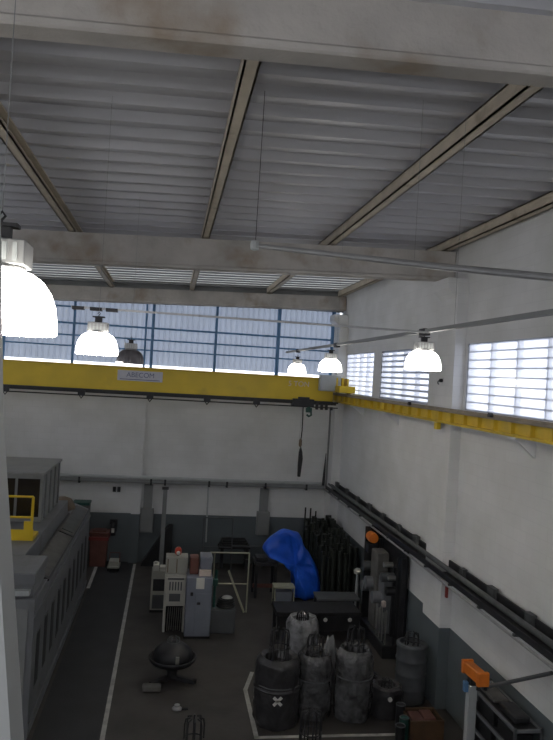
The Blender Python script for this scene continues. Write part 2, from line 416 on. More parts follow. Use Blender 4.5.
# ------------------------------------------------------------------ lamps, conduits, wires
LAMPS=[(-.625,2.58,6.298,'large lit white bell lamp close to the camera on the left','lit'),
 (-.75,7.2,6.31,'lit bell lamp above the left part of the yellow crane','lit'),
 (-.65,11.3,6.26,'unlit dark ribbed bell lamp beside the lit left lamps','unlit'),
 (2.9,15.8,6.29,'small lit bell lamp at the far end of the right conduit','lit'),
 (2.80,12.0,6.33,'lit bell lamp behind the crane control cabinet, right of the farthest lamp','lit'),
 (2.9,7.7,6.37,'lit bell lamp in front of the right wall windows','lit')]
outer=[(.21,0),(.209,.045),(.201,.10),(.184,.148),(.155,.188),(.120,.212),(.095,.220)]
def lamp(x,y,z,label,kind):
    t=thing('bell_lamp',label,'lamp',(x,y,z),0,'high bay lamps under the roof')
    b=MB(); inner=[(r-.008,zz-.004) for r,zz in reversed(outer)]
    if kind=='lit': b.lathe(outer+inner+[outer[0]],n=36)
    else: b.lathe(outer+inner+[outer[0]],n=48,wob=lambda a,zz,j:.03*(1 if int(a/(2*PI)*48)%2 else -1))
    b.bm.faces.ensure_lookup_table()
    b.build('shade',M[kind],t)
    if kind=='unlit':
        MB().lathe([(.06,.02),(.13,.0),(.16,-.02),(.13,-.035),(.03,-.04)],(-.07,-.03,.03)).build('glow_ring',M['glow'],t)  # emissive ring paints a glow low on the unlit lamp
    else:
        MB().lathe([(.01,.03),(.05,.04),(.055,.10),(.04,.16),(.02,.205)]).build('bulb',M['lit'],t)
    b=MB(); b.lathe([(.085,.216),(.095,.221),(.095,.231),(.08,.238)]); b.box(-.10,.10,-.075,.075,.236,.325)
    h=b.build('ballast_housing',M['galv'],t,bevel=.006)
    b=MB()
    for k in range(5): b.box(-.08+.035*k,-.065+.035*k,-.08,.08,.25,.312)
    b.build('cooling_fins',M['pale'],h)
    b=MB(); b.box(-.035,.035,-.02,.02,.325,.375); b.tube([(0,0,.38),(0,0,.40),(.012,0,.415),(0,0,.43),(-.012,0,.415)],.005,6); b.box(-.06,.06,-.03,.03,.375,.388)
    b.build('hook',M['dark'],t)
    return t
for a in LAMPS: lamp(*a)
t=thing('lamp_conduit','dark perforated conduit carrying the right row of lamps','conduit',(0,0,0))
MB().box(2.87,2.93,3.2,17.4,6.80,6.84).build('channel',M['grey'],t)
b=MB()
for y in (7.7,12.0,15.8): b.box(2.86,2.94,y-.08,y+.08,6.77,6.85)
b.build('lamp_clamp',M['dark'],t)
t=thing('cross_conduit','thin pale conduit crossing from the right lamp row to the left lamp','conduit',(0,0,0))
MB().bar((-1.05,7.35,6.79),(2.9,7.55,6.80),.022,.022).build('channel',M['galv'],t)
b=MB()
for x in (-.98,-.80,-.64): b.box(x-.06,x+.06,7.33,7.41,6.765,6.80)
b.build('clamp',M['dark'],t)
t=thing('steel_pipe','pale steel pipe hanging below the middle roof beam','pipe',(0,0,0))
MB().tube([(.74,6.7,7.46),(2.46,6.45,7.365),(4.2,6.2,7.30)],.03,10,rs=[.024,.034,.044]).build('tube',M['galv'],t)
MB().lathe([(.01,-.05),(.04,-.04),(.045,0),(.04,.04),(.01,.05)],(.74,6.7,7.46),12).build('end_cap',M['pale'],t)
tag(MB().tube([(.745,6.7,7.46),(.75,6.7,8.98)],.0035,6).build('suspension_wire',M['dark']),'thin wire holding the left end of the pale pipe','wire','wires hanging from the roof')
tag(MB().tube([(2.3,6.5,7.4),(2.3,6.5,9.0)],.0018,6).build('suspension_wire',M['grey']),'thin wire holding the middle of the pale pipe','wire','wires hanging from the roof')
tag(MB().tube([(2.9,6.85,6.83),(2.9,6.85,9.0)],.0018,6).build('suspension_wire',M['grey']),'thin wire holding the right lamp conduit near the pilaster','wire','wires hanging from the roof')
tag(MB().tube([(2.9,12.0,6.83),(2.9,12.0,9.0)],.0018,6).build('suspension_wire',M['grey']),'thin wire holding the middle of the right lamp conduit','wire','wires hanging from the roof')
for i,(x,y,z) in enumerate(((-.625,2.58,6.725),(-.75,7.2,6.735),(-.65,11.3,6.685))):
    tag(MB().tube([(x,y,z),(x,y,8.95)],.0018,6).build('suspension_wire',M['grey']),['thin wire above the nearest lit lamp','thin wire above the second lamp of the left row','thin wire above the unlit lamp'][i],'wire','wires hanging from the roof')

# ------------------------------------------------------------------ trays and boxes on the walls
t=thing('cable_tray','dark steel cable tray along the back wall','cable tray',(0,0,0))
b=MB(); b.box(-6,5.2,YB-.40,YB-.37,2.58,2.70); b.box(-6,5.2,YB-.15,YB-.12,2.58,2.70); b.box(-6,5.2,YB-.4,YB-.12,2.58,2.59)
b.build('trough',M['grey'],t)
b=MB(); b.tube([(-6,YB-.3,2.74),(5.2,YB-.3,2.74)],.055,10); b.build('pipe',M['pale'],t)
for x in (-4.4,-2.6,-.4,.04,1.43,2.0,3.25,4.6):
    b=MB(); b.box(x-.03,x+.03,YB-.41,YB-.002,2.53,2.58); b.box(x-.03,x+.03,YB-.42,YB-.40,2.53,2.72); b.build('bracket',M['dark'],t)
t=thing('cable_tray','dark dusty cable tray along the right wall','cable tray',(0,0,0))
b=MB(); b.box(5.22,5.25,YN,22.05,2.63,2.72); b.box(5.22,5.5,YN,22.05,2.62,2.635); b.box(5.5,5.53,YN,22.05,2.63,2.86); b.build('trough',M['dark'],t)
MB().tube([(5.35,YN,2.77),(5.35,22.05,2.77)],.05,10).build('pipe',M['tray'],t)
MB().tube([(5.22,YN,2.56),(5.22,22.05,2.56)],.024,8).build('lower_pipe',M['galv'],t)
for i in range(12):
    y=8.3+i*1.2; b=MB(); b.box(5.20,5.598 if not (12.5<y<13.6) else 5.37,y-.025,y+.025,2.58,2.62); b.box(5.44,5.53,y-.06,y+.10+.04*(i%3),2.72,2.89+.012*(i%3)); b.build('bracket',M['tray'],t)
def elbox(x,label):
    t=thing('switch_box',label,'electrical box',(x,YB,0),0,'duct boxes on the back wall')
    b=MB(); b.box(-.21,.21,-.20,0,.98,1.74); d=b.build('box',M['grey'],t,bevel=.015)
    MB().box(-.18,.18,-.212,-.20,1.02,1.70).build('box_door',M['grey'],d,bevel=.005)
    MB().box(-.14,.14,-.14,-.02,1.74,2.5).build('duct',M['grey'],t)
elbox(-.47,'grey switch box under a wide duct beside the back wall pilaster')
elbox(3.27,'grey switch box under a duct behind the blue tarpaulin')
tag(MB().tube([(1.45,YB-.1,.7),(1.43,YB-.1,2.5)],.025,8).build('drop_pipe',M['pale']),'thin grey pipe dropping from the back wall tray','pipe')
b=MB(); t=thing('steel_post','pale grey post standing from floor to tray near the back wall','post',(.06,21.85,0))
MB().box(-.065,.065,-.065,.065,.01,2.46).build('shaft',M['grey'],t); MB().box(-.14,.14,-.14,.14,0,.015).build('base_plate',M['dark'],t)
MB().box(-.1,.1,-.09,.2,2.46,2.5).build('head_plate',M['dark'],t)
b=MB(); b.box(-.13,.13,-.05,0,-.09,.09)
t=thing('wall_socket','small dark double socket high on the back wall','socket',(-1.47,YB,2.3))
for x in (-.07,.07): MB().box(x-.05,x+.05,-.06,0,-.08,.08).build('socket',M['dark'],t,bevel=.005)
tag(MB().box(-.02,.02,-.03,.03,-.1,.1).build('red_tag',M['red'],loc=(5.22,12.0,2.435)),'small red tag hanging under the right wall tray','tag')
t=thing('wall_hook','small dark hook on the white pilaster between the windows','hook',(XR-.22,13.15,6.3))
b=MB(); b.cyl((0,0,0),(-.06,0,0),.035,n=12); b.tube([(-.06,0,0),(-.09,0,-.02),(-.09,0,-.06),(-.07,0,-.08)],.012,6); b.build('hook',M['dark'],t)
MB().tube([(5.27,22.2,2.65),(5.28,22.25,4),(5.3,22.3,5.4),(5.1,22.2,5.6)],.03,8).build('corner_pipe',M['grey'])
o=bpy.data.objects['corner_pipe']; tag(o,'thin grey pipe rising in the far right corner to the crane runway','pipe')
o=tag(MB().tube([(5.16,22.15,2.66),(5.18,22.15,3.2),(5.21,22.2,3.75)],.035,8,rs=[.05,.035,.01]).build('cable_bundle',M['black']),'black cable bundle standing up from the tray corner','cable')

# ------------------------------------------------------------------ big grey machine on the left
t=thing('process_line','long grey enclosed machine with louvred side along the left of the lane','machine',(-1.97,11.8,0))
b=MB(); b.prism([(0,0),(0,2.20),(-.40,2.36),(-.42,2.72),(-4.5,2.72),(-4.5,0)],1.15,6.4); b.prism([(0,0),(0,2.20),(-.40,2.36),(-4.5,2.40),(-4.5,0)],6.4,7.9)
b.prism([(0,0),(0,2.30),(-4.5,2.30),(-4.5,0)],0,1.15)
b.build('body',M['mach'],t,bevel=.01)
b=MB(); b.box(-4.5,-.02,.02,1.15,2.52,2.72); b.box(-4.5,-.06,.10,1.2,2.30,2.52); b.build('front_hood',M['mach'],t,bevel=.02)
MB().box(-4.4,-.10,-.02,.10,2.36,2.44).build('front_ledge',M['pale'],t,bevel=.005)
b=MB(); b.box(-.30,-.10,-.025,0,.2,2.15); b.box(-.9,-.36,-.025,0,.2,2.15); b.build('front_panel',M['grey'],t,bevel=.008)
# louvre slots as recessed dark panels in the side
for k in range(10):
    y=.35+k*.745
    b=MB(); b.box(-.02,.006,y,y+.30,.72,1.62); o=b.build('louvre',M['black'],t)
    for z in (1.64,.70): MB().box(0,.012,y,y+.30,z-.02,z+.02).build('louvre_frame',M['mach'],o)
b=MB(); b.box(-.0,.02,.0,7.9,.15,.25); b.box(0,.02,0,7.9,2.0,2.06); b.build('side_rib',M['mach'],t)
# sloped shoulder: recessed cover with dark edges
nx=Vector((.16,0,.40)).normalized()
def sl(u,y,o=0):   # u 0..1 from lower to upper edge of the slope
    return Vector((-.40*u,y,2.20+.16*u))+nx*o
b=MB()
def slab(u0,u1,y0,y1,o0,o1):
    vs=[b.bm.verts.new(sl(u,y,o)) for o in (o0,o1) for u,y in ((u0,y0),(u1,y0),(u1,y1),(u0,y1))]
    for f in ((0,1,2,3),(7,6,5,4),(0,4,5,1),(1,5,6,2),(2,6,7,3),(3,7,4,0)): b.bm.faces.new([vs[i] for i in f])
slab(.12,.9,1.5,7.7,0,.012); b.build('shoulder_cover',M['machtop'],t)
b=MB(); slab(.02,.10,1.3,7.85,0,.04); slab(.9,1.0,1.3,6.4,0,.05); slab(.1,.9,1.3,1.42,0,.05); slab(.1,.9,4.6,4.7,0,.03)
b.build('shoulder_rim',M['dark'],t)
b=MB(); slab(.2,.8,4.9,7.4,.012,.03); b.build('shoulder_grille',M['tray'],t)
# cabin on the machine roof
cabx=-.62
c=MB(); c.box(-4.4,cabx,3.8,6.2,2.72,3.74); c.box(-4.4,cabx+.03,3.76,6.23,3.74,3.80)
cab=c.build('cabin',M['grey'],t,bevel=.01)
for x0,x1 in ((-1.14,-.68),(-1.66,-1.2),(-2.2,-1.72)):
    MB().box(x0,x1,3.775,3.80,2.84,3.66).build('cabin_window',M['glass'],cab)
for y in (4.1,4.7,5.3,5.9): MB().box(cabx,cabx+.03,y-.03,y+.03,2.75,3.74).build('cabin_rib',M['mach'],cab)
# yellow platform with railing
b=MB(); b.box(-4.4,-.48,2.2,2.75,2.72,2.78); b.box(-4.4,-.48,2.18,2.22,2.72,2.93)
pf=b.build('platform',M['yellow'],t)
for x in (-.52,-1.04,-1.6,-2.3): MB().tube([(x,2.2,2.8),(x,2.2,3.57)],.026,8).build('rail_post',M['yellow'],pf)
b=MB()
for z in (3.57,3.17): b.tube([(-4.3,2.2,z),(-.52,2.2,z)],.022,8)
b.build('railing',M['yellow'],pf)
MB().box(-.66,-.50,2.16,2.20,2.93,3.10).build('kick_plate',M['yellow'],pf)
# covered lump and green lid at the far end of the machine
def blob(rx,ry,rz,seed,n=24,amp=.12):
    b=MB(); pr=[]
    for i in range(9):
        a=PI/2*i/8; pr.append((math.cos(a)*1.0+1e-5,math.sin(a)))
    b.lathe([(max(r,.002),z) for r,z in pr],n=n)
    for v in b.bm.verts:
        k=1+amp*noise.noise(v.co*2.2+Vector((seed,0,0)))
        v.co=Vector((v.co.x*rx*k,v.co.y*ry*k,v.co.z*rz*k))
    return b
tag(blob(.32,.45,.30,3).build('dusty_sack',M['brown'],loc=(-2.62,18.95,2.365)),'dusty brown sack lying on top of the far end of the grey machine','sack')
t=thing('tall_bin','dark cabinet with a green lid between the grey machine and the back wall','cabinet',(-2.46,21.9,0))
MB().box(-.25,.25,-.25,.25,0,1.92).build('body',M['machtop'],t,bevel=.01); MB().box(-.25,.27,-.27,.27,1.92,2.0).build('lid',M['green'],t,bevel=.01)

# ------------------------------------------------------------------ back wall floor items
t=thing('plastic_bin','red brown plastic bin with a red band against the back wall','bin',(-1.88,22.1,0))
MB().prism([(-.24,0),(.24,0),(.28,1.0),(-.28,1.0)],-.25,.25).build('body',M['rust'],t,bevel=.02)
MB().box(-.30,.30,-.28,.28,.82,.92).build('band',M['red'],t); b=MB(); b.box(-.3,.3,-.28,.28,1.0,1.06); b.box(-.2,.2,-.2,.2,1.06,1.10); b.build('lid',M['rust'],t,bevel=.02)
t=thing('fire_extinguisher','dark extinguisher on a bracket on the back wall above the floor item','extinguisher',(-1.5,YB-.12,.84))
MB().lathe([(.05,0),(.085,.02),(.085,.34),(.05,.41),(.03,.43)]).build('cylinder',M['dark'],t)
b=MB(); b.lathe([(.03,.43),(.03,.47),(.01,.48)]); b.box(-.02,.11,-.02,.02,.46,.50); b.tube([(.03,0,.46),(.1,-.02,.4),(.1,-.02,.15)],.012,6); b.build('valve',M['black'],t)
MB().box(-.045,.045,-.095,-.08,.12,.26).build('pale_patch',M['paper'],t)  # small pale patch on the front of the cylinder
MB().box(-.12,.12,.085,.118,.35,.5).build('bracket',M['dark'],t)
t=thing('hand_cart','small low beige cart on the floor in front of the back wall','cart',(-1.36,21.6,0))
b=MB(); b.box(-.18,.18,-.25,.25,.10,.16); b.box(-.14,.14,-.2,.2,.16,.30); b.build('body',M['beige'],t,bevel=.01)
b=MB(); b.tube([(-.15,.22,.16),(-.15,.26,.45),(.15,.26,.45),(.15,.22,.16)],.015,6); b.build('handle',M['rust'],t)
for x in (-.15,.15):
    for y in (-.18,.18): MB().lathe([(.01,-.02),(.05,-.02),(.05,.02),(.01,.02)],(x,y,.05),14,axis='x').build('wheel',M['black'],t)
t=thing('steel_ramp','black sloping steel hopper behind the pale grey post','hopper',(-.1,22.2,0))
MB().prism([(-.48,0),(.46,0),(.46,1.25),(.32,1.25)],-.18,.25).build('body',M['black'],t,bevel=.01)
MB().bar((-.46,-.20,.06),(.34,-.20,1.27),.03,.03).build('edge_bar',M['dark'],t)

# ------------------------------------------------------------------ control cabinets in the middle
t=thing('beige_cabinet','low beige cabinet left of the white control cabinet','cabinet',(.03,18.0,0))
b=MB(); b.box(-.2,.2,-.15,.25,.06,1.05); b.build('body',M['beige'],t,bevel=.01)
b=MB(); b.box(-.17,-.02,-.13,.2,1.05,1.2); b.box(.0,.18,-.1,.15,1.05,1.14); b.cyl((-.1,0,1.2),(-.1,0,1.26),.05,n=12); b.build('top_unit',M['offw'],t,bevel=.01)
MB().box(-.15,.15,-.16,-.15,.55,.85).build('display',M['dark'],t); MB().box(-.15,.15,-.165,-.15,.1,.45).build('lower_door',M['drum'],t); MB().box(-.2,.2,-.15,.25,0,.06).build('plinth',M['black'],t)
t=thing('white_control_cabinet','tall off-white control cabinet with a slatted panel and a red signal lamp','control cabinet',(.42,16.5,0))
b=MB(); b.box(-.26,.26,.0,.5,.62,1.36); b.box(-.26,-.20,.0,.5,0,.62); b.box(.2,.26,0,.5,0,.62); b.build('body',M['offw'],t,bevel=.01)
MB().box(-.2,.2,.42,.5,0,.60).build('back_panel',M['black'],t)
fp=MB().box(-.23,.23,-.02,0,.68,1.30).build('front_panel',M['offw'],t,bevel=.006)
b=MB()
for k in range(5): b.box(-.15+k*.066,-.118+k*.066,-.03,-.02,1.0,1.2)
b.box(-.14,.12,-.03,-.02,.74,.92); b.box(-.19,.19,-.03,-.02,1.25,1.29); b.build('vent_slats',M['drum'],fp)
ub=MB().box(-.26,.26,.05,.45,1.36,1.76).build('upper_box',M['beige'],t,bevel=.01)
for x in (0,-.21): MB().box(x-.012,x+.012,.04,.05,1.4,1.72).build('door_seam',M['brown'],ub)
b=MB(); b.cyl((.02,.2,1.76),(.02,.2,1.98),.03,n=12); s_=b.build('signal_post',M['brown'],t); MB().lathe([(.07,1.8),(.08,1.84),(.08,1.92),(.05,1.96),(.01,1.97)],(.02,.2,0),16).build('signal_lamp',M['sig'],s_); MB().lathe([(.02,1.80),(.045,1.83),(.045,1.87),(.01,1.89)],(.02,.12,0),12).build('white_lamp',M['paper'],s_)
b=MB()
for k in range(7): b.tube([(-.15+k*.05,.06+.03*(k%3),.02),(-.14+k*.05,.05+.03*(k%2),.58)],.013,6)
b.build('rod_bundle',M['steel'],t)
MB().box(-.2,.2,-.01,.42,.60,.62).build('shade_slab',M['black'],t)  # black slab painting the shade under the cabinet body
t=thing('bluegrey_cabinet','blue grey machine cabinet with a white notice right of the white control cabinet','machine cabinet',(.98,16.1,0))
b=MB(); b.box(-.32,.28,0,.75,.05,1.42); b.build('body',M['bluegrey'],t,bevel=.02)
MB().box(-.32,.28,.02,.75,0,.05).build('plinth',M['black'],t)
b=MB(); b.box(-.02,.26,.2,.7,1.42,1.84); b.build('upper_box',M['bluegrey'],t,bevel=.015)
MB().box(-.26,-.05,.25,.65,1.42,1.80).build('motor_block',M['rust'],t,bevel=.02)
MB().box(-.04,.24,.1,.2,1.42,1.56).build('orange_guard',M['lilac'],t,bevel=.01)
MB().box(-.10,.09,-.012,0,1.16,1.41).build('notice',M['paper'],t)
d=MB().box(-.10,.26,-.015,0,.12,1.05).build('door',M['bluegrey'],t,bevel=.006)
MB().box(-.06,.02,-.045,-.015,.80,.86).build('handle',M['dark'],d,bevel=.01)
MB().box(-.22,-.16,-.02,0,1.0,1.08).build('switch',M['black'],t)
t=thing('hose_reel','dark hose coil with green fittings right of the blue grey cabinet','hose',(1.52,16.6,0))
b=MB()
for k in range(4): b.torus((.12,0,.62+k*.05),.20-.01*k,.028,24,6)
b.build('hose',M['black'],t)
b=MB(); b.tube([(-.16,.0,.05),(-.17,.0,.9),(-.14,.05,1.45)],.035,8); b.box(-.22,-.10,-.06,.06,1.1,1.25); b.build('green_fitting',M['green'],t)
b=MB(); b.box(-.25,.35,-.2,.3,.0,.58); b.build('stand',M['drum'],t,bevel=.02)
tag(blob(.13,.1,.06,9).build('rag',M['offw'],loc=(1.66,16.55,.81)),'pale rag on top of the dark hose coil','rag')

# pale tubular guards
def guard(name,label,w,h,mid,loc,rz,m,extra=0):
    t=thing(name,label,'guard rail',loc,rz)
    for x in (-w/2,w/2): MB().tube([(x,0,0),(x,0,h)],.02,8).build('upright',m,t)
    MB().tube([(-w/2,0,h),(w/2,0,h)],.02,8).build('top_rail',m,t)
    MB().tube([(-w/2,0,mid),(w/2,0,mid)],.015,8).build('mid_rail',m,t)
    if extra: MB().tube([(-w/2+.12,0,mid),(-w/2+.12,0,h)],.015,8).build('inner_upright',m,t)
    return t
M['guard']=mat('guard_paint',(.40,.40,.30),.5,0,.1,4)
guard('tube_guard','pale yellowish tubular guard frame right of the blue grey cabinet',1.02,1.54,.74,(1.80,17.9,0),0,M['guard'],1)
guard('wire_guard','thin grey guard frame close to the back wall tray drop',.92,1.62,.70,(1.78,21.8,0),0,M['drum'])
guard('low_rail','thin grey rail stretching left of the blue tarpaulin near the back wall',1.0,.72,.3,(2.75,21.9,0),0,M['drum'])
tag(MB().tube([(0,0,0.01),(-.42,.4,.98)],.028,8).build('yellow_pole',M['guard'],loc=(2.25,17.85,0)),'pale yellow pole leaning on the tubular guard','pole')
t=thing('black_pallet_stack','stack of black sheets on supports before the back wall','sheets',(2.35,22.1,0))
for k in range(4): MB().box(-.52+.04*k,.5-.05*k,-.2,.2,.62+k*.07,.68+k*.07).build('sheet',M['black'],t)
for x in (-.4,.4): MB().box(x-.05,x+.05,-.18,.18,0,.62).build('support',M['dark'],t)

# ------------------------------------------------------------------ tarpaulin over a machine
b=MB()
outl=[(-.93,1.43),(-.58,1.80),(-.27,1.91),(.05,1.79),(.27,1.37),(.57,.96),(.71,.47),(.69,.09),(.35,.0),(.03,.0),(-.04,.59),(-.26,.92),(-.52,1.10),(-.84,1.22)]
K=[(.0,.86),(.08,1.0),(.25,1.03),(.45,1.0),(.62,.92),(.70,.7)]
def sub(poly,n=4):
    o=[]
    for i,p in enumerate(poly):
        p0=poly[i-1];p1=p;p2=poly[(i+1)%len(poly)];p3=poly[(i+2)%len(poly)]
        for k in range(n):
            t=k/n
            o.append(tuple(.5*((2*p1[j])+(-p0[j]+p2[j])*t+(2*p0[j]-5*p1[j]+4*p2[j]-p3[j])*t*t+(-p0[j]+3*p1[j]-3*p2[j]+p3[j])*t**3) for j in (0,1)))
    return o
fo=sub(outl); cx_=sum(p[0] for p in fo)/len(fo); cz_=sum(p[1] for p in fo)/len(fo)
rings=[]
for y,s_ in [(0,.02),(0,.35),(.0,.65)]+K+[(.72,.3),(.73,.02)]:
    r=[]
    for i,p in enumerate(fo):
        q=Vector((cx_+(p[0]-cx_)*s_, y, max(0,cz_+(p[1]-cz_)*s_)))
        d=.10*noise.noise(Vector((q.x*4.5,y*3,q.z*1.6)))+.10*abs(noise.noise(Vector((q.x*7,y*5,q.z*2.0))))
        q.x+=d*.5; q.y+=d*1.9; q.z=max(0.004,q.z+d*.3)
        r.append(b.bm.verts.new(q))
    rings.append(r)
for i in range(len(rings)-1):
    n_=len(fo)
    for k in range(n_): b.bm.faces.new((rings[i][k],rings[i][(k+1)%n_],rings[i+1][(k+1)%n_],rings[i+1][k]))
b.bm.faces.new(rings[0]); b.bm.faces.new(rings[-1])
o=b.build('blue_tarpaulin',M['tarp'],loc=(3.76,18.75,0)); o.modifiers.new('sub','SUBSURF').levels=1; o.modifiers['sub'].render_levels=1
tag(o,'bright blue tarpaulin draped over a machine in the far right corner','tarpaulin')
t=thing('covered_machine','dark legged machine showing left of and under the blue tarpaulin','machine',(2.98,19.2,0))
b=MB(); b.box(-.35,.3,-.2,.5,.9,1.0); b.box(-.3,.0,-.1,.35,1.0,1.1); b.build('bed',M['dark'],t,bevel=.01)
for x in (-.3,.24):
    for y in (-.15,.42): MB().box(x-.04,x+.04,y-.04,y+.04,0,.9).build('leg',M['dark'],t)
MB().box(-.38,.2,-.18,-.12,.3,.4).build('cross_bar',M['rust'],t)
t=thing('steel_trolley','low trolley with a pale top rim in front of the blue tarpaulin','trolley',(3.36,18.4,0))
b=MB(); b.box(-.28,.28,-.2,.2,.53,.57); b.build('top',M['guard'],t)
MB().box(-.26,.26,-.18,.18,.12,.15).build('shelf',M['dark'],t)
for x in (-.26,.26):
    for y in (-.18,.18): MB().box(x-.015,x+.015,y-.015,y+.015,0,.53).build('leg',M['guard'],t)
MB().box(-.22,.22,-.15,.15,.15,.42).build('tool_box',M['bluegrey'],t)

# ------------------------------------------------------------------ rack of dark bars by the right wall
t=thing('bar_rack','dark steel rack holding upright bars in the far right corner','rack',(4.95,20.2,0))
for y in (-1.45,-.5,.5,1.5):
    MB().box(.42,.5,y-.04,y+.04,0,1.55).build('rack_post',M['rod'],t)
for z in (.35,.9,1.45): MB().box(.43,.46,-1.5,1.55,z-.03,z+.03).build('rack_rail',M['rod'],t)
MB().box(-.48,.5,-1.55,1.6,0,.06).build('rack_base',M['dark'],t)
MB().box(.46,.50,-1.5,1.55,.06,1.5).build('back_board',M['black'],t)
for i in range(14):
    for j in range(6):
        x=-.42+j*.15+random.uniform(-.03,.03); y=-1.42+i*.225+random.uniform(-.03,.03)
        h=1.40+.05*j+random.uniform(-.10,.16)+(.10 if i>9 else 0)-(.08*(3-i) if i<3 else 0)
        lx=random.uniform(-.03,.03); ly=random.uniform(-.05,.05); r=random.choice((.045,.055,.07))
        if x>.33: x=.33
        o=MB().tube([(0,0,0),(lx,ly,h)],r,8).build('steel_bar',M['rod'],loc=(4.95+x,20.2+y,.061))
        tag(o,'dark oily steel bar standing in the corner rack','steel bar','bars in the corner rack')
for i,(x,y,h) in enumerate(((4.52,21.75,1.98),(4.70,21.8,1.95),(4.85,21.7,1.88))):
    tag(MB().tube([(0,0,0),(.02,.0,h)],.025,8).build('tall_bar',M['rod'],loc=(x,y,.06)),['tallest thin bar at the left end of the corner rack','tall thin bar second from the left end of the corner rack','tall thin bar third from the left end of the corner rack'][i],'steel bar')
t=thing('pale_post','thin pale post with a rounded head at the end of the bar rack','post',(5.28,18.0,0))
MB().cyl((0,0,.02),(0,0,1.0),.04,n=12).build('shaft',M['pale'],t)
b=MB(); b.lathe([(.04,1.0),(.10,1.03),(.11,1.1),(.06,1.16),(.01,1.17)]); b.build('head',M['offw'],t); MB().cyl((0,0,0),(0,0,.02),.1).build('foot',M['dark'],t)

# ------------------------------------------------------------------ dark machine by the right wall
t=thing('wire_machine','tall dark machine with an orange motor standing against the right wall','machine',(5.1,15.7,0))
MB().box(.40,.44,-.80,1.15,.0,2.42).build('back_plate',M['black'],t)
MB().box(-.02,.40,1.10,1.15,.0,2.55).build('end_plate',M['black'],t)
MB().box(-.05,.40,-.78,1.08,.0,.30).build('base',M['dark'],t,bevel=.02)
MB().box(.06,.36,.30,.80,.30,2.10).build('housing',M['machtop'],t,bevel=.03)
MB().box(.10,.34,-.12,.24,.30,1.60).build('gear_cover',M['mach'],t,bevel=.03)
for y,h in ((-.74,2.25),(-.2,1.9),(.92,2.3)): MB().box(.30,.40,y-.04,y+.04,.30,h).build('column',M['dark'],t)
b=MB(); b.lathe([(.05,-.16),(.12,-.15),(.13,0),(.12,.15),(.05,.16)],(.10,.93,2.33),18,axis='y'); b.build('orange_motor',M['orange'],t)
MB().box(-.0,.2,.85,1.08,1.95,2.18).build('motor_bracket',M['dark'],t)
for (x,y,z,r,l,m) in ((-.0,.62,1.30,.15,.26,'mach'),(.0,.92,1.62,.12,.24,'drum'),(.1,-.4,1.72,.11,.34,'drum'),(.0,.05,1.12,.14,.24,'mach'),(.0,.95,1.12,.13,.24,'mach'),(.15,-.55,1.45,.10,.26,'dark')):
    MB().lathe([(.04,-l/2),(r,-l/2+.02),(r,l/2-.02),(.04,l/2)],(x,y,z),18,axis='x').build('pulley',M[m],t)
MB().lathe([(.02,-.12),(.06,-.11),(.06,.11),(.02,.12)],(.12,-.35,2.0),14,axis='x').build('chrome_cap',M['steel'],t)
MB().lathe([(.02,-.10),(.05,-.09),(.05,.09),(.02,.10)],(.16,-.56,1.75),14,axis='x').build('chrome_cap',M['steel'],t)
for k in range(8):
    y=-.70+k*.11; MB().tube([(.02+.03*(k%2),y,.30),(.04,y+.03,1.05-.06*(k%3))],.014,6).build('rod',M['steel'],t)
MB().tube([(.2,-.76,.3),(.2,-.76,2.0),(.3,-.5,2.2)],.02,8).build('hose',M['black'],t)
MB().box(.02,.12,-.40,-.28,1.02,1.16).build('pink_cap',M['lilac'],t,bevel=.03)

# ------------------------------------------------------------------ dark bench behind the carriers
t=thing('work_bench','long low black bench behind the wrapped carriers','bench',(3.84,16.1,0))
MB().box(-1.05,1.0,-.1,.7,.56,.66).build('top',M['black'],t,bevel=.01)
MB().box(-1.02,.98,-.07,-.03,.22,.56).build('front_board',M['black'],t)
for x in (-.98,.92):
    for y in (.0,.6): MB().box(x-.04,x+.04,y-.04,y+.04,0,.56).build('leg',M['dark'],t)
for x in (.14,.74): MB().lathe([(.01,-.03),(.045,-.02),(.05,.0)],(x,-.07,.48),14,axis='y').build('pale_knob',M['paper'],t)
t=thing('steel_table','grey steel table top beyond the black bench','table',(4.55,17.3,0))
MB().box(-.55,.55,-.3,.3,.60,.66).build('top',M['drum'],t,bevel=.01)
for x in (-.5,.5):
    for y in (-.25,.25): MB().box(x-.03,x+.03,y-.03,y+.03,0,.6).build('leg',M['dark'],t)

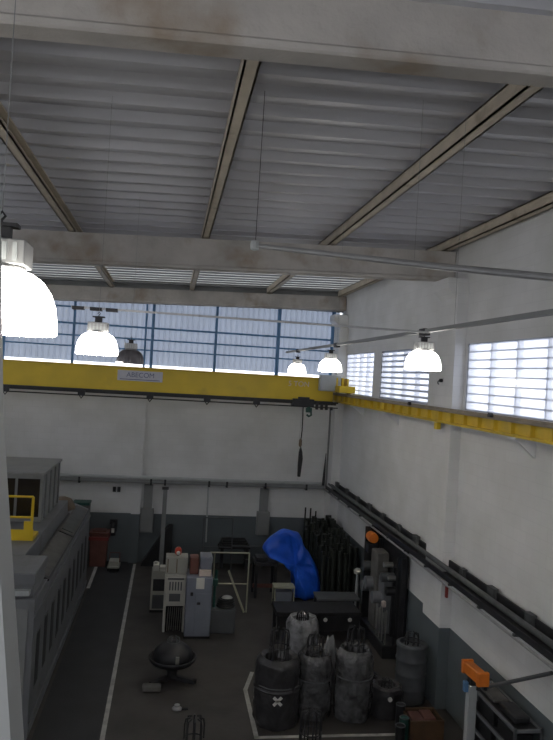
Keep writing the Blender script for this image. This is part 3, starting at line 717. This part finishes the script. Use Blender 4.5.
# ------------------------------------------------------------------ wire carriers wrapped in plastic
def stems(b,R,z0,z1,n=8,r=.012,hoop=True,lean=.0):
    for k in range(n):
        a=2*PI*k/n; p=Vector((R*math.cos(a),R*math.sin(a),0)); q=p*.72
        b.tube([(p.x,p.y,z0),(p.x,p.y,z1-.1),(p.x*.9,p.y*.9,z1-.02),(q.x*.6,q.y*.6,z1),],r,6)
    if hoop: b.torus((0,0,z0+(z1-z0)*.55),R,r,24,6)
def carrier(x,y,r,h,top,label,m,seed,stemR=.16,tie=True,rz=0):
    t=thing('wrapped_carrier',label,'wire carrier',(x,y,0),rz,'wrapped wire carriers')
    pr=[(r*.55,0),(r*.94,.02),(r,.10),(r*1.02,h*.3),(r*.99,h*.55),(r,h*.8),(r*.95,h*.93),(r*.78,h),(r*.6,h*.97),(r*.5,h*.88),(.01,h*.86)]
    pp=[]
    for i in range(len(pr)-1):
        for k in range(3):
            tt=k/3; pp.append(tuple(pr[i][j]*(1-tt)+pr[i+1][j]*tt for j in (0,1)))
    pp.append(pr[-1])
    def wob(a,z,j):
        v=Vector((math.cos(a)*1.5+seed,math.sin(a)*1.5,z*2.2)); w=Vector((math.cos(a)*4+seed,math.sin(a)*4,z*7))
        return .10*noise.noise(v)+.075*noise.noise(w)
    b=MB(); b.lathe(pp,n=44,wob=wob); b.build('bag',M[m],t)
    b=MB(); stems(b,stemR,h*.8,top); b.build('carrier_frame',M['dark'],t)
    if tie:
        b=MB(); b.torus((0,0,h*.62),r*1.01,.012,36,6); b.build('tie_band',M['drum'],t)
    return t
c1=carrier(2.22,12.25,.40,1.2,1.66,'black plastic wrapped carrier with a white cross label, at the line corner','wrapd',1.3,.17)
b=MB(); b.bar((-.07,0,-.07),(.07,0,.07),.012,.05); b.bar((-.07,0,.07),(.07,0,-.07),.012,.05)
b.build('cross_label',M['paper'],c1,loc=(-.05,-.425,.56))
b=MB(); b.torus((0,0,.68),.40,.03,36,6); b.build('fold',M['wrapd'],c1)
carrier(2.95,13.8,.33,1.35,1.44,'carrier wrapped in pale clear plastic, rearmost of the left ones','clear',4.1,.12,False)
carrier(2.94,12.5,.33,1.15,1.45,'grey plastic wrapped carrier between the black one and the tall one','wrapg',7.7,.15)
carrier(3.68,12.4,.34,1.27,1.64,'tall grey plastic wrapped carrier with bright stems, right of the others','wrapg',10.2,.16)
tag(blob(.20,.16,.22,5,amp=.3).build('crumpled_film',M['clear'],loc=(3.36,13.0,.9)),'crumpled clear film between the two grey carriers','film')
bpy.data.objects['crumpled_film'].location.z=0; bpy.data.objects['crumpled_film'].scale=(1,1,5.2)
t=carrier(4.34,12.45,.30,.58,.66,'short dark wrapped carrier right of the tall grey one','wrapd',13.3,.1,False)
MB().lathe([(.01,-.02),(.04,-.02),(.04,.02),(.01,.02)],(-.03,-.31,.42),12,axis='y').build('pale_dot',M['paper'],t)
t=thing('grey_drum','grey ribbed drum beside the right wall pilaster','drum',(5.0,13.0,0))
pr=[(.27,0),(.29,.02)]
for k in range(4): pr+=[(.29,.05+.27*k),(.29,.24+.27*k),(.305,.27+.27*k),(.305,.29+.27*k)]
pr+=[(.29,1.13),(.24,1.14),(.23,1.05),(.01,1.04)]
MB().lathe(pr,n=36).build('body',M['drum'],t)
b=MB(); stems(b,.13,1.0,1.32,7); b.build('carrier_frame',M['dark'],t)
def bare(name,x,y,r,h,label,n=8):
    t=thing(name,label,'wire carrier',(x,y,0))
    b=MB(); stems(b,r,.05,h,n,.014,False); b.build('tube_cage',M['dark'],t)
    for z in (.35,.65): MB().torus((0,0,h*z),r,.012,28,6).build('hoop',M['dark'],t)
    MB().lathe([(r*.6,0),(r*1.35,.0),(r*1.35,.04),(r*.6,.05)],n=28).build('base_ring',M['dark'],t)
    return t
bare('bare_carrier',2.52,10.7,.17,.95,'bare dark tube carrier standing in front of the wrapped carriers')
t=bare('bare_carrier',.68,10.6,.15,.92,'bare dark tube carrier alone on the open floor in the foreground')
# coils of wire piled behind
for i,(x,y,z,R) in enumerate(((4.3,13.6,.041,.34),(4.33,13.62,.118,.33),(4.28,13.6,.195,.32),(4.3,14.5,.041,.36),(4.34,14.5,.118,.34),(3.6,14.6,.041,.36),(3.58,14.62,.118,.34),(3.6,14.6,.195,.33),(3.62,14.6,.272,.30))):
    b=MB()
    for k in range(7): b.torus((0.012*math.sin(k*2),.012*math.cos(k*3),-.02+.018*(k%3)),R-.02*(k%4),.02,30,6)
    lab=['lowest','second','top'][i]+' dark wire coil of the pile between the short carrier and the drum' if i<3 else (['lower','upper'][i-3]+' dark wire coil of the pile in front of the right end of the bench' if i<5 else ['lowest','second','third','top'][i-5]+' dark wire coil of the pile in front of the middle of the bench')
    tag(b.build('wire_coil',M['dark'],loc=(x,y,z)),lab,'wire coil','piled wire coils')
tag(MB().lathe([(.10,0),(.31,0),(.31,.05),(.10,.06)],n=24).build('pale_ring',M['steel'],loc=(3.62,14.6,.312)),'bright steel ring on top of the coil pile before the bench','ring')

# ------------------------------------------------------------------ take-up stand on the open floor
t=thing('take_up_stand','dark round take-up turntable on legs on the open floor','turntable',(.38,14.0,0))
MB().lathe([(.05,.30),(.30,.30),(.42,.36),(.47,.42),(.47,.46),(.44,.46),(.40,.42),(.28,.40),(.01,.42)],n=40).build('dish',M['dark'],t)
MB().torus((0,0,.455),.465,.02,44,8).build('rim',M['dark'],t)
MB().lathe([(.38,.41),(.40,.50),(.36,.60),(.24,.70),(.12,.76),(.01,.76)],n=30).build('wire_pack',M['dark'],t)
b=MB(); stems(b,.12,.62,.86,6,.01); b.build('carrier_frame',M['drum'],t)
MB().cyl((0,0,.06),(0,0,.32),.10).build('pedestal',M['black'],t)
for a in (PI*1.22,PI*.55,PI*1.85):
    b=MB(); b.bar((0,0,.06),(.52*math.cos(a),.52*math.sin(a),.05),.09,.08); b.build('leg',M['dark'],t)
b=MB(); b.box(-.56,-.20,-.58,-.40,0,.12); b.build('motor_foot',M['machtop'],t,bevel=.03)
MB().box(.05,.12,-.405,-.37,.46,.60).build('pale_tag',M['steel'],t)
t=thing('floor_fitting','small pale steel cap lying on the open floor','cap',(.48,12.75,0))
MB().lathe([(.07,0),(.09,.01),(.09,.03),(.05,.06),(.05,.09),(.01,.10)],n=18).build('cap',M['galv'],t)
MB().box(.07,.2,-.03,.02,0,.03).build('tab',M['dark'],t)
t=thing('dark_block','small dark blue lump on the floor beside the white line','block',(-.42,11.2,0))
b=blob(.16,.16,.14,8); b.build('lump',M['wrapd'],t)

# ------------------------------------------------------------------ bottom right corner
t=thing('jib_stand','pale grey post with an orange gearbox beside the wire shelf','stand',(5.06,10.45,0))
MB().box(-.07,.07,-.06,.06,.02,1.45).build('post',M['pale'],t,bevel=.008)
MB().box(-.16,.16,-.16,.16,0,.02).build('base_plate',M['dark'],t)
def rotx(a,c): return Matrix.Translation(c)@Matrix.Rotation(a,4,'X')
Mg=rotx(-.05,Vector((-.01,-.06,1.68)))
b=MB(); b.box(-.08,.08,-.34,.28,-.09,.09,Mg); b.box(-.10,.10,-.36,-.28,-.11,.11,Mg); b.box(-.10,.10,.2,.27,-.11,.11,Mg); g=b.build('gearbox',M['orange'],t,bevel=.02)
b=MB()
for p in ((-.06,-.30),(.06,-.30)): 
    q=Mg@Vector((p[0],p[1],-.12)); b.lathe([(.01,-.05),(.03,-.05),(.03,.05),(.01,.05)],q,10)
b.box(-.05,.05,-.06,.06,1.45,1.58); b.build('mount',M['dark'],g)
MB().box(-.14,-.07,-.04,.04,1.34,1.50).build('blue_switch',M['blue'],t,bevel=.01)
MB().tube([(.10,-.40,1.60),(.42,-1.55,2.30)],.03,10).build('brace_tube',M['drum'],t)
t=thing('wire_shelf','dark shelf rack with pale bars standing against the right wall','shelf',(5.15,9.2,0))
L_=1.6
for y in (0,L_):
    for x in (0,.40): MB().box(x-.02,x+.02,y-.02,y+.02,0,1.38).build('upright',M['drum'],t)
for k,z in enumerate((.12,.42,.72,1.02,1.34)):
    b=MB(); b.box(-.02,.02,0,L_,z-.02,z+.02); b.box(.38,.42,0,L_,z-.02,z+.02); b.box(0,.4,-.02,.02,z-.02,z+.02); b.box(0,.4,L_-.02,L_+.02,z-.02,z+.02)
    s_=b.build('shelf_frame',M['mach'],t); MB().box(.02,.38,.02,L_-.02,z-.015,z+.0).build('shelf_board',M['dark'],s_)
for i,(y,z,ly,h) in enumerate(((.15,.12,.5,.2),(.85,.12,.55,.22),(.1,.42,.6,.2),(.9,.42,.5,.18),(.2,.72,.45,.2),(.8,.72,.6,.22),(.12,1.02,.5,.2),(.75,1.02,.55,.24))):
    lev=['bottom','second','third','fourth'][i//2]; side=['near','far'][i%2]
    tag(MB().box(-.15,.15,0,ly,0,h).build('storage_box',M['black'],loc=(5.35,9.2+y,z+.001),bevel=.01),f'black storage box at the {side} end of the {lev} level of the wire shelf','box','boxes on the wire shelf')
tag(MB().box(-.12,.12,-.3,.3,0,.05).build('metal_plate',M['machtop'],loc=(5.34,10.3,1.361),bevel=.01),'dull plate lying on top of the wire shelf','plate')
tag(MB().box(-.12,.12,-.25,.25,0,.10).build('dark_case',M['dark'],loc=(5.34,9.6,1.361),bevel=.02),'dark grey case lying on top of the wire shelf','case')
t=thing('yellow_crate','yellow crate holding red pieces near the pale grey post','crate',(4.78,11.75,0))
b=MB(); b.box(-.30,.32,-.25,-.22,0,.34); b.box(-.30,.32,.22,.25,0,.34); b.box(-.30,-.27,-.22,.22,0,.34); b.box(.29,.32,-.22,.22,0,.34); b.box(-.3,.32,-.25,.25,0,.02)
b.build('crate',mat('dirty_yellow',(.085,.045,.02),.6,0,.3,4),t,bevel=.006)
for i,(x,y) in enumerate(((-.12,0),(.12,.05))):
    tag(MB().box(-.11,.11,-.18,.18,0,.30).build('red_casting',M['rust'],loc=(4.78+x,11.75+y,.021),bevel=.03),['left','right'][i]+' red brown piece inside the yellow crate','casting')
for i,(x,y,h,m) in enumerate(((4.40,11.6,.36,'green'),(4.28,11.45,.30,'black'),(4.45,11.95,.42,'dark'))):
    t=thing('paint_can',['dark green','black','taller dark steel'][i]+' can '+['beside the yellow crate','in front of the short dark carrier','behind the dark green can'][i],'can',(x,y,0),0,'cans by the crate')
    MB().lathe([(.08,0),(.085,.01),(.085,h-.02),(.09,h),(.075,h),(.07,h-.02),(.01,h-.02)],n=20).build('body',M[m],t); MB().torus((0,0,h),.083,.008,20,6).build('rim',M['drum'],t)

# ------------------------------------------------------------------ world, camera
w=bpy.data.worlds.new('overcast_sky'); S.world=w; w.use_nodes=True
bg=w.node_tree.nodes['Background']; bg.inputs['Color'].default_value=(.92,.94,1.0,1); bg.inputs['Strength'].default_value=1.9
cd=bpy.data.cameras.new('camera'); cam=bpy.data.objects.new('camera',cd); COL.objects.link(cam); S.camera=cam
f,yaw,pit,rol=690,.152,.0085,.0585
cd.sensor_fit='VERTICAL'; cd.sensor_height=36; cd.lens=36*f/740; cd.clip_start=.05; cd.clip_end=200
sy,cy=math.sin(yaw),math.cos(yaw); sp,cp=math.sin(pit),math.cos(pit)
fw=Vector((sy*cp,cy*cp,sp)); rt=Vector((cy,-sy,0)); up=rt.cross(fw)
r2=rt*math.cos(rol)+up*math.sin(rol); u2=up*math.cos(rol)-rt*math.sin(rol)
cam.matrix_world=Matrix(((r2.x,u2.x,-fw.x,0),(r2.y,u2.y,-fw.y,0),(r2.z,u2.z,-fw.z,6.2),(0,0,0,1)))
S.view_settings.view_transform='Standard'; S.view_settings.look='None'; S.view_settings.gamma=1; S.view_settings.use_curve_mapping=False
S.view_settings.exposure=.32
